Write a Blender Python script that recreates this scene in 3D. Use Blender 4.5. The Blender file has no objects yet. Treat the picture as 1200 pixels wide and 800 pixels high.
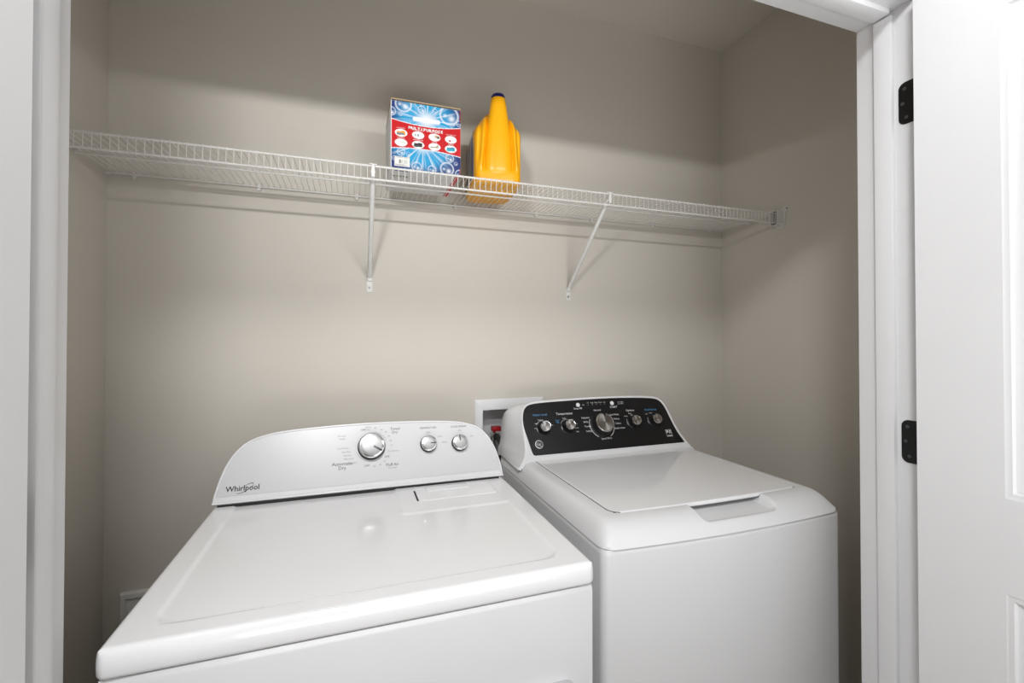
import bpy, bmesh, math, random
import numpy as np
from mathutils import Vector, Matrix
random.seed(4)
S = bpy.context.scene
COL = S.collection
PI = math.pi

# ------------------------------------------------------------------ camera
cam_d = bpy.data.cameras.new('camera')
cam = bpy.data.objects.new('camera', cam_d); COL.objects.link(cam)
F_PX = 536.17
cam_d.sensor_width = 36.0; cam_d.sensor_fit = 'HORIZONTAL'
cam_d.lens = F_PX / 1200 * 36.0
cam_d.shift_y = -10.8 / 1200
cam_d.clip_start = 0.02
cam.location = (0, -1.6292, 1.3545)
yaw, pit, rol = math.radians(19.1536), math.radians(0.651), math.radians(0.0228)
fw = Vector((math.sin(yaw)*math.cos(pit), math.cos(yaw)*math.cos(pit), math.sin(pit)))
rt = Vector((math.cos(yaw), -math.sin(yaw), 0)); up = rt.cross(fw)
rt2 = math.cos(rol)*rt + math.sin(rol)*up; up2 = -math.sin(rol)*rt + math.cos(rol)*up
M = Matrix((rt2, up2, -fw)).transposed()
cam.rotation_euler = M.to_euler()
S.camera = cam

# ------------------------------------------------------------------ world, lights, exposure
w = bpy.data.worlds.new('world'); S.world = w; w.use_nodes = True
w.node_tree.nodes['Background'].inputs[0].default_value = (1.0, 0.99, 0.97, 1)
w.node_tree.nodes['Background'].inputs[1].default_value = 0.5
S.view_settings.view_transform = 'Standard'; S.view_settings.look = 'None'
S.view_settings.gamma = 1; S.view_settings.use_curve_mapping = False
S.view_settings.exposure = -0.08

def lamp(name, kind, loc, power, col=(1, 1, 1), target=None, **kw):
    d = bpy.data.lights.new(name, kind); d.energy = power; d.color = col
    for k, v in kw.items(): setattr(d, k, v)
    o = bpy.data.objects.new(name, d); COL.objects.link(o); o.location = loc
    if target is not None:
        o.rotation_euler = (Vector(target) - Vector(loc)).to_track_quat('-Z', 'Y').to_euler()
    return o
# the photographer's hand-held flash bar, just above and left of the lens
lamp('flash_light', 'AREA', (-0.235, -1.61, 1.976), 3.2, (0.98, 0.985, 1.0), (0.12, 0, 2.06),
     shape='RECTANGLE', size=0.15, size_y=0.03, spread=math.radians(100))
lamp('second_flash_light', 'AREA', (0.62, -1.61, 1.976), 2.2, (0.98, 0.985, 1.0), (0.40, 0, 1.95),
     shape='RECTANGLE', size=0.5, size_y=0.03, spread=math.radians(110))
# round ceiling fixture of the hall in front of the closet
lamp('hall_ceiling_light', 'AREA', (-0.08, -1.95, 2.60), 37, (0.98, 0.985, 1.0), (-0.08, -1.95, 0),
     shape='DISK', size=0.34)
# added fill lamps behind the photographer, one overhead and one far back
lamp('overhead_fill_light', 'AREA', (0.2, -3.3, 2.58), 4, (0.97, 0.985, 1.0), (0.2, -3.3, 0), shape='DISK', size=0.8)
lamp('far_fill_light', 'AREA', (0.3, -5.6, 1.45), 2, (0.97, 0.985, 1.0), (0.3, 0, 1.3),
     shape='RECTANGLE', size=2.2, size_y=1.5)

# added fill lamps: one low, tilted up into the closet, one level behind camera
lamp('low_fill_light', 'AREA', (0.25, -2.30, 0.75), 5.5, (0.98, 0.985, 1.0), (0.55, -0.2, 2.5),
     shape='RECTANGLE', size=1.3, size_y=0.5, spread=math.radians(95))
lamp('level_fill_light', 'AREA', (0.95, -2.50, 1.70), 3.0, (0.98, 0.985, 1.0), (0.50, -0.2, 2.2),
     shape='RECTANGLE', size=1.3, size_y=0.8, spread=math.radians(110))

# ------------------------------------------------------------------ materials
def mat(name, col, rough=0.5, metal=0.0, coat=0.0, noise=0.0, nscale=8.0, bump=0.0, bscale=200.0,
        col2=None, spec=0.5, aniso=0.0, bdist=0.001):
    m = bpy.data.materials.new(name); m.use_nodes = True
    nt = m.node_tree; b = nt.nodes['Principled BSDF']
    b.inputs['Base Color'].default_value = (*col, 1)
    b.inputs['Roughness'].default_value = rough
    b.inputs['Metallic'].default_value = metal
    b.inputs['Specular IOR Level'].default_value = spec
    if coat:
        b.inputs['Coat Weight'].default_value = coat
        b.inputs['Coat Roughness'].default_value = 0.06
    tc = nt.nodes.new('ShaderNodeTexCoord')
    if noise or col2:
        n = nt.nodes.new('ShaderNodeTexNoise'); n.inputs['Scale'].default_value = nscale
        n.inputs['Detail'].default_value = 4
        nt.links.new(tc.outputs['Object'], n.inputs['Vector'])
        r = nt.nodes.new('ShaderNodeValToRGB')
        c2 = col2 or tuple(c*(1-noise) for c in col)
        r.color_ramp.elements[0].position = 0.3; r.color_ramp.elements[1].position = 0.7
        r.color_ramp.elements[0].color = (*c2, 1); r.color_ramp.elements[1].color = (*col, 1)
        nt.links.new(n.outputs['Fac'], r.inputs['Fac'])
        nt.links.new(r.outputs['Color'], b.inputs['Base Color'])
    if bump:
        n2 = nt.nodes.new('ShaderNodeTexNoise'); n2.inputs['Scale'].default_value = bscale
        n2.inputs['Detail'].default_value = 3
        nt.links.new(tc.outputs['Object'], n2.inputs['Vector'])
        bp_ = nt.nodes.new('ShaderNodeBump'); bp_.inputs['Strength'].default_value = bump
        bp_.inputs['Distance'].default_value = bdist
        nt.links.new(n2.outputs['Fac'], bp_.inputs['Height'])
        nt.links.new(bp_.outputs['Normal'], b.inputs['Normal'])
    if aniso:
        b.inputs['Anisotropic'].default_value = aniso
        t = nt.nodes.new('ShaderNodeTangent'); t.direction_type = 'RADIAL'; t.axis = 'Z'
        nt.links.new(t.outputs['Tangent'], b.inputs['Tangent'])
    return m

M_WALL = mat('greige_paint', (0.61, 0.573, 0.51), 0.75, noise=0.02, nscale=3, bump=0.12, bscale=260, spec=0.3)
M_CEIL = mat('ceiling_paint', (0.64, 0.60, 0.54), 0.85, noise=0.02, nscale=3, bump=0.2, bscale=180, spec=0.2)
M_HALL = mat('hall_paint', (0.80, 0.80, 0.79), 0.8, noise=0.02, bump=0.1, bscale=220, spec=0.3)
M_TRIM = mat('white_trim_paint', (0.76, 0.76, 0.765), 0.38, noise=0.015, nscale=12, bump=0.05, bscale=90)
M_DOOR = mat('white_door_paint', (0.76, 0.76, 0.765), 0.42, noise=0.015, nscale=9, bump=0.06, bscale=70)
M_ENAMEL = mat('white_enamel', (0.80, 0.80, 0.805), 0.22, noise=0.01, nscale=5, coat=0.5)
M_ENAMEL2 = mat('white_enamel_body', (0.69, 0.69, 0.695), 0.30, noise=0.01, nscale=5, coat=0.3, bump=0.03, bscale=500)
M_PLASTIC = mat('white_gloss_plastic', (0.71, 0.71, 0.715), 0.25, noise=0.01, nscale=6)
M_PANEL = mat('pale_grey_panel', (0.60, 0.60, 0.605), 0.3, noise=0.01, nscale=10)
M_RECESS = mat('grey_recess_shade', (0.60, 0.60, 0.60), 0.4, noise=0.02, nscale=10)  # grey stands for the shade inside the white water box
M_BLACK = mat('black_gloss_panel', (0.008, 0.008, 0.009), 0.32, noise=0.1, nscale=30)
M_KNOBBLK = mat('black_plastic', (0.012, 0.012, 0.012), 0.3, noise=0.1, nscale=30)
M_KNOBGRY = mat('dark_grey_plastic', (0.05, 0.05, 0.052), 0.35, noise=0.1, nscale=30)
M_CHROME = mat('chrome', (0.75, 0.75, 0.76), 0.08, metal=1.0, noise=0.02, nscale=30)
M_BRUSH = mat('brushed_steel', (0.62, 0.61, 0.60), 0.28, metal=1.0, noise=0.05, nscale=40, aniso=0.85)
M_SATIN = mat('satin_silver_plastic', (0.34, 0.34, 0.335), 0.34, metal=0.6, noise=0.03, nscale=30)
M_RIM = mat('polished_rim', (0.70, 0.70, 0.70), 0.12, metal=1.0, noise=0.02, nscale=30)
M_INK = mat('black_ink', (0.02, 0.02, 0.022), 0.5, noise=0.1, nscale=40)
M_INKG = mat('grey_ink', (0.22, 0.22, 0.225), 0.5, noise=0.1, nscale=40)
M_INKW = mat('white_ink', (0.75, 0.75, 0.75), 0.5, noise=0.05, nscale=40)
M_INKB = mat('blue_ink', (0.10, 0.30, 0.55), 0.5, noise=0.05, nscale=40)
M_GAP = mat('dark_gap', (0.015, 0.015, 0.015), 0.8, noise=0.1, nscale=20)
M_WIRE = mat('vinyl_coated_wire', (0.74, 0.725, 0.69), 0.35, noise=0.03, nscale=30)
M_CLIP = mat('white_plastic_clip', (0.72, 0.71, 0.68), 0.4, noise=0.03, nscale=30)
M_HINGE = mat('black_hinge_metal', (0.006, 0.006, 0.006), 0.42, metal=0.3, noise=0.2, nscale=60)
M_JUG = mat('yellow_jug_plastic', (0.92, 0.43, 0.004), 0.32, noise=0.02, nscale=10)
M_CAP = mat('navy_cap_plastic', (0.008, 0.018, 0.16), 0.35, noise=0.1, nscale=40)
M_CARD = mat('white_card', (0.74, 0.74, 0.73), 0.5, noise=0.03, nscale=12)
M_KRAFT = mat('brown_cardboard', (0.42, 0.31, 0.19), 0.8, noise=0.1, nscale=40)
M_RED = mat('red_print', (0.55, 0.012, 0.012), 0.4, noise=0.03, nscale=30)
M_REDV = mat('red_valve_plastic', (0.38, 0.01, 0.015), 0.35, noise=0.05, nscale=30)
M_BRASS = mat('plated_brass', (0.55, 0.55, 0.50), 0.25, metal=1.0, noise=0.1, nscale=40)
M_HOSE = mat('black_rubber', (0.02, 0.02, 0.02), 0.6, noise=0.1, nscale=40)
M_FLOOR = mat('pale_oak_planks', (0.66, 0.62, 0.57), 0.5, noise=0.12, nscale=6, bump=0.1, bscale=60)
M_LABEL = None

def color_attr_mat(name, rough=0.4):
    m = bpy.data.materials.new(name); m.use_nodes = True
    nt = m.node_tree; b = nt.nodes['Principled BSDF']
    a = nt.nodes.new('ShaderNodeVertexColor'); a.layer_name = 'print'
    nt.links.new(a.outputs['Color'], b.inputs['Base Color'])
    b.inputs['Roughness'].default_value = rough
    return m

# ------------------------------------------------------------------ object helpers
def wloc(o):
    v = Vector((0, 0, 0))
    while o is not None:
        v = v + o.location; o = o.parent
    return v

def tag(o, label=None, cat=None, group=None, kind=None):
    if label: o['label'] = label
    if cat: o['category'] = cat
    if group: o['group'] = group
    if kind: o['kind'] = kind
    return o

def thing(name, label, cat, loc=(0, 0, 0), group=None, rz=0):
    o = bpy.data.objects.new(name, None); COL.objects.link(o)
    o.location = loc; o.rotation_euler = (0, 0, rz); o.empty_display_size = 0.05
    return tag(o, label, cat, group)

class MB:
    def __init__(s): s.v = []; s.f = []
    def add(s, v, f):
        n = len(s.v); s.v += [tuple(p) for p in v]; s.f += [tuple(i+n for i in q) for q in f]; return s
    def box(s, x0, x1, y0, y1, z0, z1, bev=0.0, seg=2):
        bm = bmesh.new()
        r = bmesh.ops.create_cube(bm, size=1.0)
        for v in bm.verts:
            v.co = Vector(((x0+x1)/2 + v.co.x*(x1-x0), (y0+y1)/2 + v.co.y*(y1-y0), (z0+z1)/2 + v.co.z*(z1-z0)))
        if bev: bmesh.ops.bevel(bm, geom=bm.edges[:], offset=bev, segments=seg, affect='EDGES', profile=0.5)
        bm.verts.index_update()
        s.add([v.co[:] for v in bm.verts], [[v.index for v in f.verts] for f in bm.faces]); bm.free(); return s
    def tube(s, pts, r, n=8, cap=True, radii=None):
        pts = [Vector(p) for p in pts]; k = len(pts)
        V = []; t0 = (pts[1]-pts[0]).normalized()
        a = t0.orthogonal().normalized(); Fc = []
        for i, p in enumerate(pts):
            if i == 0: t = t0
            elif i == k-1: t = (pts[-1]-pts[-2]).normalized()
            else: t = ((pts[i]-pts[i-1]).normalized() + (pts[i+1]-pts[i]).normalized()).normalized()
            a = (a - t*a.dot(t)).normalized(); b = t.cross(a)
            rr = radii[i] if radii else r
            for j in range(n):
                q = 2*PI*j/n; V.append(p + (a*math.cos(q)+b*math.sin(q))*rr)
        for i in range(k-1):
            for j in range(n):
                Fc.append((i*n+j, i*n+(j+1) % n, (i+1)*n+(j+1) % n, (i+1)*n+j))
        if cap: Fc.append(tuple(range(n-1, -1, -1))); Fc.append(tuple((k-1)*n+j for j in range(n)))
        return s.add(V, Fc)
    def loft(s, loops, cap0=True, cap1=True, closed=True):
        n = len(loops[0]); V = [p for L in loops for p in L]; Fc = []
        for i in range(len(loops)-1):
            for j in range(n if closed else n-1):
                Fc.append((i*n+j, i*n+(j+1) % n, (i+1)*n+(j+1) % n, (i+1)*n+j))
        if cap0: Fc.append(tuple(range(n-1, -1, -1)))
        if cap1: Fc.append(tuple((len(loops)-1)*n+j for j in range(n)))
        return s.add(V, Fc)
    def lathe(s, prof, n=32, c=(0, 0, 0)):
        loops = [[(c[0]+r*math.cos(2*PI*j/n), c[1]+r*math.sin(2*PI*j/n), c[2]+z) for j in range(n)] for r, z in prof]
        return s.loft(loops)
    def xform(s, fn): s.v = [tuple(fn(p)) for p in s.v]; return s
    def build(s, name, m, parent=None, smooth=True, ang=35, local=False):
        me = bpy.data.meshes.new(name)
        o = bpy.data.objects.new(name, me); COL.objects.link(o)
        off = Vector((0, 0, 0))
        if parent is not None:
            o.parent = parent
            if not local: off = wloc(parent)
        me.from_pydata([(p[0]-off.x, p[1]-off.y, p[2]-off.z) for p in s.v], [], s.f)
        me.validate()
        bm = bmesh.new(); bm.from_mesh(me); bmesh.ops.recalc_face_normals(bm, faces=bm.faces[:]); bm.to_mesh(me); bm.free()
        me.materials.append(m)
        if smooth:
            me.polygons.foreach_set('use_smooth', [True]*len(me.polygons))
            me.set_sharp_from_angle(angle=math.radians(ang))
        return o

def struct(mb, name, m, parent=None, **kw):
    o = mb.build(name, m, parent, **kw)
    if parent is None: o['kind'] = 'structure'
    return o

def rrect(x0, x1, y0, y1, r, n=6):
    """closed rounded rectangle, ccw, r = radius or 4 radii (bl, br, tr, tl)"""
    if not isinstance(r, (tuple, list)): r = (r,)*4
    out = []
    for (cx, cy, a0, rr) in ((x0+r[0], y0+r[0], PI, r[0]), (x1-r[1], y0+r[1], 1.5*PI, r[1]),
                             (x1-r[2], y1-r[2], 0, r[2]), (x0+r[3], y1-r[3], 0.5*PI, r[3])):
        for i in range(n+1):
            a = a0 + 0.5*PI*i/n; out.append((cx+rr*math.cos(a), cy+rr*math.sin(a)))
    return out

def smoothpoly(pts, it=3, closed=True):
    """Chaikin corner cutting"""
    P = [tuple(p) for p in pts]
    for _ in range(it):
        Q = []
        n = len(P)
        for i in range(n if closed else n-1):
            a, b = P[i], P[(i+1) % n]
            Q.append(tuple(a[k]*.75+b[k]*.25 for k in range(len(a))))
            Q.append(tuple(a[k]*.25+b[k]*.75 for k in range(len(a))))
        if not closed: Q = [P[0]] + Q + [P[-1]]
        P = Q
    return P

def offset_poly(P, d):
    """offset closed ccw polygon outward by d"""
    n = len(P); out = []
    for i in range(n):
        a = Vector(P[i-1]); b = Vector(P[i]); c = Vector(P[(i+1) % n])
        e = (c - a); e = e.normalized() if e.length > 1e-9 else Vector((1, 0))
        out.append((b.x + e.y*d, b.y - e.x*d))
    return out

def sst(a, b, x):
    t = np.clip((x-a)/(b-a), 0, 1); return t*t*(3-2*t)

class Plane:
    """tilted console face: x stays, h runs up the face, n stands off it"""
    def __init__(s, y0, z0, tilt): s.y0 = y0; s.z0 = z0; s.t = math.radians(tilt)
    def P(s, x, h, n=0.0):
        return (x, s.y0 + h*math.sin(s.t) - n*math.cos(s.t), s.z0 + h*math.cos(s.t) + n*math.sin(s.t))
    def euler(s):  # local z along the normal, local y up the face
        X = Vector((1, 0, 0)); N = Vector((0, -math.cos(s.t), math.sin(s.t))); U = Vector((0, math.sin(s.t), math.cos(s.t)))
        return Matrix((X, U, N)).transposed().to_euler()

_txt_cache = {}
def text_mesh(body, spacing=1.0):
    key = (body, spacing)
    if key in _txt_cache: return _txt_cache[key]
    cu = bpy.data.curves.new('t', 'FONT'); cu.body = body; cu.size = 1.0; cu.resolution_u = 2
    cu.space_character = spacing
    ob = bpy.data.objects.new('t', cu); COL.objects.link(ob)
    dg = bpy.context.evaluated_depsgraph_get()
    me = bpy.data.meshes.new_from_object(ob.evaluated_get(dg))
    v = [tuple(p.co) for p in me.vertices]; f = [tuple(p.vertices) for p in me.polygons]
    bpy.data.objects.remove(ob); bpy.data.curves.remove(cu); bpy.data.meshes.remove(me)
    xs = [p[0] for p in v]; w_ = (min(xs), max(xs))
    _txt_cache[key] = (v, f, w_); return _txt_cache[key]

def text(mb, body, size, fn, x, h, align='c', spacing=1.0, bold=0.0, sx=1.0):
    """fn(x, h) -> world point; flat lettering on a face"""
    v, f, (a, b) = text_mesh(body, spacing)
    off = {'c': -(a+b)/2, 'l': -a, 'r': -b}[align]
    reps = [(0, 0)] if not bold else [(-bold, 0), (bold, 0), (0, bold), (0, -bold)]
    for k, (ox, oy) in enumerate(reps):
        mb.add([fn(x + ((p[0]+off)*sx+ox)*size, h + (p[1]+oy)*size, 0.00005*k) for p in v], f)

# ================================================================== THE SETTING
XL, XR, ZC = -0.6741, 1.5635, 2.6413
JL, JR, ZH = -0.3344, 1.0742, 2.0449
YI, YO = -0.9128, -1.033            # inner / outer edge of the jambs
HX0, HX1, HY0 = -2.6, 3.0, -6.2     # hall behind the photographer

# back wall with the opening for the recessed water box
WX0, WX1, WZ0, WZ1 = 0.4505, 0.662, 0.86, 1.0875
b = MB()
b.box(XL-.1, WX0, 0, .12, 0, ZC); b.box(WX1, XR+.1, 0, .12, 0, ZC)
b.box(WX0, WX1, 0, .12, 0, WZ0); b.box(WX0, WX1, 0, .12, WZ1, ZC)
struct(b, 'wall_back', M_WALL, smooth=False)
struct(MB().box(XL-.1, XL, YI, 0, 0, ZC), 'wall_left', M_WALL, smooth=False)
struct(MB().box(XR, XR+.1, YI, 0, 0, ZC), 'wall_right', M_WALL, smooth=False)
struct(MB().box(XL-.1, XR+.1, YI, .12, ZC, ZC+.1), 'ceiling', M_CEIL, smooth=False)
struct(MB().box(HX0, HX1, HY0, .12, -.08, 0), 'floor', M_FLOOR, smooth=False)
RY0, RY1 = YO+.004, YI-.004  # front wall, slightly inside the jamb faces
fb = MB()
fb.box(HX0, JL-.02, RY0, RY1, 0, ZC); fb.box(JR+.02, HX1, RY0, RY1, 0, ZC); fb.box(JL-.02, JR+.02, RY0, RY1, ZH+.02, ZC)
struct(fb, 'wall_front', M_WALL, smooth=False)
# hall shell
struct(MB().box(HX0, HX1, HY0, RY0, ZC, ZC+.1), 'ceiling', M_HALL, smooth=False)
struct(MB().box(HX0-.1, HX0, HY0, RY0, 0, ZC), 'wall_hall_left', M_HALL, smooth=False)
struct(MB().box(HX1, HX1+.1, HY0, RY0, 0, ZC), 'wall_hall_right', M_HALL, smooth=False)
struct(MB().box(HX0, HX1, HY0-.1, HY0, 0, ZC), 'wall_hall_end', M_HALL, smooth=False)
# closet baseboards
for nm, a in (('baseboard_back', (XL, XR, -.014, 0)), ('baseboard_left', (XL, XL+.014, YI, -.014)), ('baseboard_right', (XR-.014, XR, YI, -.014))):
    struct(MB().box(a[0], a[1], a[2], a[3], 0, .095, .003), nm, M_TRIM)

# door frame: jambs, head, stops
SY0, SY1 = -0.989, -0.9533
tj = struct(MB().box(JL-.02, JL, YO, YI, 0, ZH, .0012), 'trim_1', M_TRIM)
struct(MB().box(JL-.004, JL+.010, SY0, SY1, 0, ZH-.010, .003), 'stop', M_TRIM, tj)
tj = struct(MB().box(JR, JR+.02, YO, YI, 0, ZH, .0012), 'trim_2', M_TRIM)
struct(MB().box(JR-.010, JR+.004, SY0, SY1, 0, ZH-.010, .003), 'stop', M_TRIM, tj)
tj = struct(MB().box(JL-.02, JR+.02, YO, YI, ZH, ZH+.02, .0012), 'trim_3', M_TRIM)
struct(MB().box(JL+.010, JR-.010, SY0, SY1, ZH-.010, ZH+.004, .003), 'stop', M_TRIM, tj)
# casing on the hall side
def casing(name, x0, x1, z0, z1, horiz):
    mb = MB().box(x0, x1, YO-.014, YO, z0, z1, .004)
    if horiz: mb.box(x0, x1, YO-.019, YO-.010, z1-.022, z1, .003)
    elif x0 < 0: mb.box(x0, x0+.022, YO-.019, YO-.010, z0, z1, .003)
    else: mb.box(x1-.022, x1, YO-.019, YO-.010, z0, z1, .003)
    return struct(mb, name, M_TRIM)
casing('trim_4', JL-.068, JL-.008, 0, ZH+.066, False)
casing('trim_5', JR+.008, JR+.068, 0, ZH+.066, False)
casing('trim_6', JL-.008, JR+.008, ZH+.008, ZH+.066, True)

# ------------------------------------------------------------------ open panel doors
def panel_door(name, xf, side, y_h, width):
    """leaf standing at 90 degrees; xf = face towards the opening, side = +1 when the leaf lies at larger x"""
    T = .035; Z0, Z1 = .012, ZH-.004
    y0 = y_h - width
    core = MB()
    st = .1265
    panels = [(1.085, 1.925), (.215, .926)]
    ya, yb = y0 + st, y_h - st
    def fx(d): return xf + side*d
    mb = MB()
    def rect(y0_, y1_, z0_, z1_, d): return [(fx(d), y0_, z0_), (fx(d), y1_, z0_), (fx(d), y1_, z1_), (fx(d), y0_, z1_)]
    def facing(D, s):      # the stile-and-rail face with sunk panels, at depth D, sinking in direction s
        for (a, b2, c, d2) in ((y0, ya, Z0, Z1), (yb, y_h, Z0, Z1), (ya, yb, Z0, panels[1][0]), (ya, yb, panels[1][1], panels[0][0]), (ya, yb, panels[0][1], Z1)):
            mb.add(rect(a, b2, c, d2, D), [(0, 1, 2, 3)])
        for (z0_, z1_) in panels:
            prof = [(0, 0), (.004, .0015), (.009, .0018), (.012, .0055), (.020, .0085), (.026, .0088), (.050, .0035), (.054, .0030)]
            loops = [rect(ya+i, yb-i, z0_+i, z1_-i, D+s*q) for i, q in prof]
            mb.loft(loops, cap0=False, cap1=True)
    facing(0, 1); facing(T, -1)
    for (a, b2) in (((y0, Z0), (y_h, Z0)), ((y_h, Z0), (y_h, Z1)), ((y_h, Z1), (y0, Z1)), ((y0, Z1), (y0, Z0))):
        mb.add([(fx(0), *a), (fx(0), *b2), (fx(T), *b2), (fx(T), *a)], [(0, 1, 2, 3)])
    o = mb.build(name, M_DOOR, smooth=True, ang=20)
    o['kind'] = 'structure'
    kb = MB()
    yk = y0 + .06
    for s2, D in ((-1, 0), (1, T)):
        prof = [(.0, 0), (.030, 0), (.030, .006), (.012, .012), (.012, .030), (.026, .042), (.028, .052), (.018, .062), (.0, .064)]
        k2 = MB().lathe([(r+1e-5, z) for r, z in prof], 24)
        k2.xform(lambda p, s2=s2, D=D: (fx(D + s2*p[2]), yk+p[0], 1.0+p[1]))
        kb.add(k2.v, k2.f)
    kb.build('door_knob', M_HINGE, o)
    return o
DR = panel_door('door_1', 1.0342, 1, -1.0462, .70)
DL = panel_door('door_2', -0.302, -1, -1.0462, .70)

def hinge(door, xj, s, z, xf):
    """s=+1: right jamb.  leaf let into the jamb face, knuckle at the hall side, second leaf on the door edge"""
    zc = z
    hh = .0435
    pts = rrect(-.0365, 0, -hh, hh, (.013, .001, .001, .013), 6)      # y from the pin, z
    t = .0012
    def P(p, d): return (xj - s*d, -1.0335 - p[0] - .0365 + 0, zc + p[1]) if False else (xj - s*d, -0.9970 - (.0365 + p[0]), zc + p[1])
    mb = MB(); mb.loft([[P(p, -.001) for p in pts], [P(p, t) for p in pts]])
    o = mb.build('hinge', M_HINGE, door)
    kb = MB()
    xk = xj - s*.002
    for k in range(5):
        z0 = zc - hh + k*2*hh/5
        kb.tube([(xk, -1.0385, z0+.0004), (xk, -1.0385, z0+2*hh/5-.0004)], .0045, 12)
    kb.build('knuckle', M_HINGE, o)
    kb = MB().box(min(xj-s*.002, xf+s*.0025), max(xj-s*.002, xf+s*.0025), -1.0460, -1.0450, zc-hh, zc+hh)
    kb.build('door_leaf', M_HINGE, o)
    for (dy, dz) in ((-.011, .030), (-.024 if False else -.0075, 0), (-.014, -.030)):
        sb = MB().lathe([(.0001, .0009), (.0018, .0008), (.0034, .0003), (.0036, 0), (.0001, -.0005)], 14)
        yy = -0.9970 - (.0365 + (-.0365)) + dy - .0
        sb.xform(lambda p, yy=yy, dz=dz: (xj - s*(t + p[2]), yy+p[0], zc+dz+p[1]))
        so = sb.build('screw', M_KNOBGRY, o)
for z in (1.838, 1.1425, .30):
    hinge(DR, JR, 1, z, 1.0342)
    hinge(DL, JL, -1, z, -.302)

# ================================================================== WIRE SHELF
ZS, SD = 1.833, 0.298
LH = .0365
shelf = thing('wire_shelf', 'long white wire shelf running wall to wall above the machines', 'shelf', ((XL+XR)/2, -.15, ZS))
RW = .0026
for nm, y, z, r in (('back_rod', -.008, ZS-.003, .0030), ('middle_rod', -.163, ZS-.006, .0030),
                    ('lip_top_rod', -SD, ZS+.0005, .0030), ('lip_bottom_rod', -SD, ZS-LH, .0030)):
    MB().tube([(XL+.004, y, z), (XR-.004, y, z)], r, 10).build(nm, M_WIRE, shelf)
NW = 131
dx = (XR - XL - .02)/(NW-1)
wire0 = None
for i in range(NW):
    x = XL + .01 + i*dx
    if wire0 is None:
        mb = MB().tube([(0, -.004, ZS+.001), (0, -SD-.002, ZS+.0035), (0, -SD-.0036, ZS+.001), (0, -SD-.0038, ZS-LH-.002)], .0011, 6)
        wire0 = mb.xform(lambda p: (p[0], p[1]+.15, p[2]-ZS)).build('deck_wire', M_WIRE, shelf, local=True)
        wire0.location = (x-(XL+XR)/2, 0, 0)
    else:
        o = wire0.copy(); COL.objects.link(o); o.location = (x-(XL+XR)/2, 0, 0)
# wall clips under the back rod
clip0 = None
for x in (-.6064, -.2819, .0096, .3455, .66, .90, 1.1894, 1.4898):
    if clip0 is None:
        mb = MB()
        mb.tube([(0, -.001, -.010), (0, -.010, -.010)], .0052, 14)
        mb.box(-.0042, .0042, -.013, 0, -.006, .0035, .0012)
        mb.tube([(-.0045, -.008, -.003), (.0045, -.008, -.003)], .0052, 12)
        mb.tube([(0, -.010, -.010), (0, -.012, -.010)], .0028, 10)
        clip0 = mb.build('wall_clip', M_CLIP, shelf, local=True); o = clip0
        mb = None
    else:
        o = clip0.copy(); COL.objects.link(o)
    o.location = (x-(XL+XR)/2, .15, -.001)
# rod caps at the left wall, end brackets at the side walls
for y in (-.008, -.163):
    MB().tube([(XL+.0005, y, ZS-.004), (XL+.010, y, ZS-.004)], .0048, 12).build('rod_cap', M_CLIP, shelf)
def end_bracket(xw, s):
    """moulded pocket that holds the lip; s=+1 for the right wall (pocket reaches towards -x)"""
    mb = MB()
    d = .034
    xa, xb = (xw - s*d, xw)
    lo, hi = min(xa, xb), max(xa, xb)
    y0, y1, z0, z1 = -SD-.018, -SD+.016, ZS-LH-.012, ZS+.010
    pts_o = rrect(y0, y1, z0, z1, (.010, .010, .004, .004), 5)
    pts_i = rrect(y0+.0035, y1-.0035, z0+.0035, z1-.0035, (.0075, .0075, .002, .002), 5)
    mb.loft([[(xa, *p) for p in pts_i], [(xa, *p) for p in pts_o], [(xb, *p) for p in pts_o], [(xb, *p) for p in pts_i], [(xa, *p) for p in pts_i]], cap0=False, cap1=False)
    mb.add([(xb-s*.001, *p) for p in pts_o], [tuple(range(len(pts_o)))])
    # flange with screw ear on the wall
    fl = smoothpoly([(-SD-.022, z0-.004), (-SD+.012, z0-.006), (-SD+.022, z0+.004), (-SD+.022, z1+.001), (-SD+.004, z1+.003),
                     (-SD-.014, z1+.010), (-SD-.032, z1+.016), (-SD-.040, z1+.008), (-SD-.032, z1-.003), (-SD-.024, z1-.010)], 2)
    mb.loft([[(xw-s*.003, *p) for p in fl], [(xw-s*.0002, *p) for p in fl]])
    o = mb.build('end_bracket', M_CLIP, shelf)
    sb = MB().lathe([(.0001, .0012), (.0026, .001), (.0032, 0), (.0001, -.001)], 12)
    sb.xform(lambda p: (xw - s*(.003+p[2]), -SD-.031+p[0], z1+.006+p[1]))
    sb.build('screw', M_KNOBGRY, o)
end_bracket(XR, 1); end_bracket(XL, -1)

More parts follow.
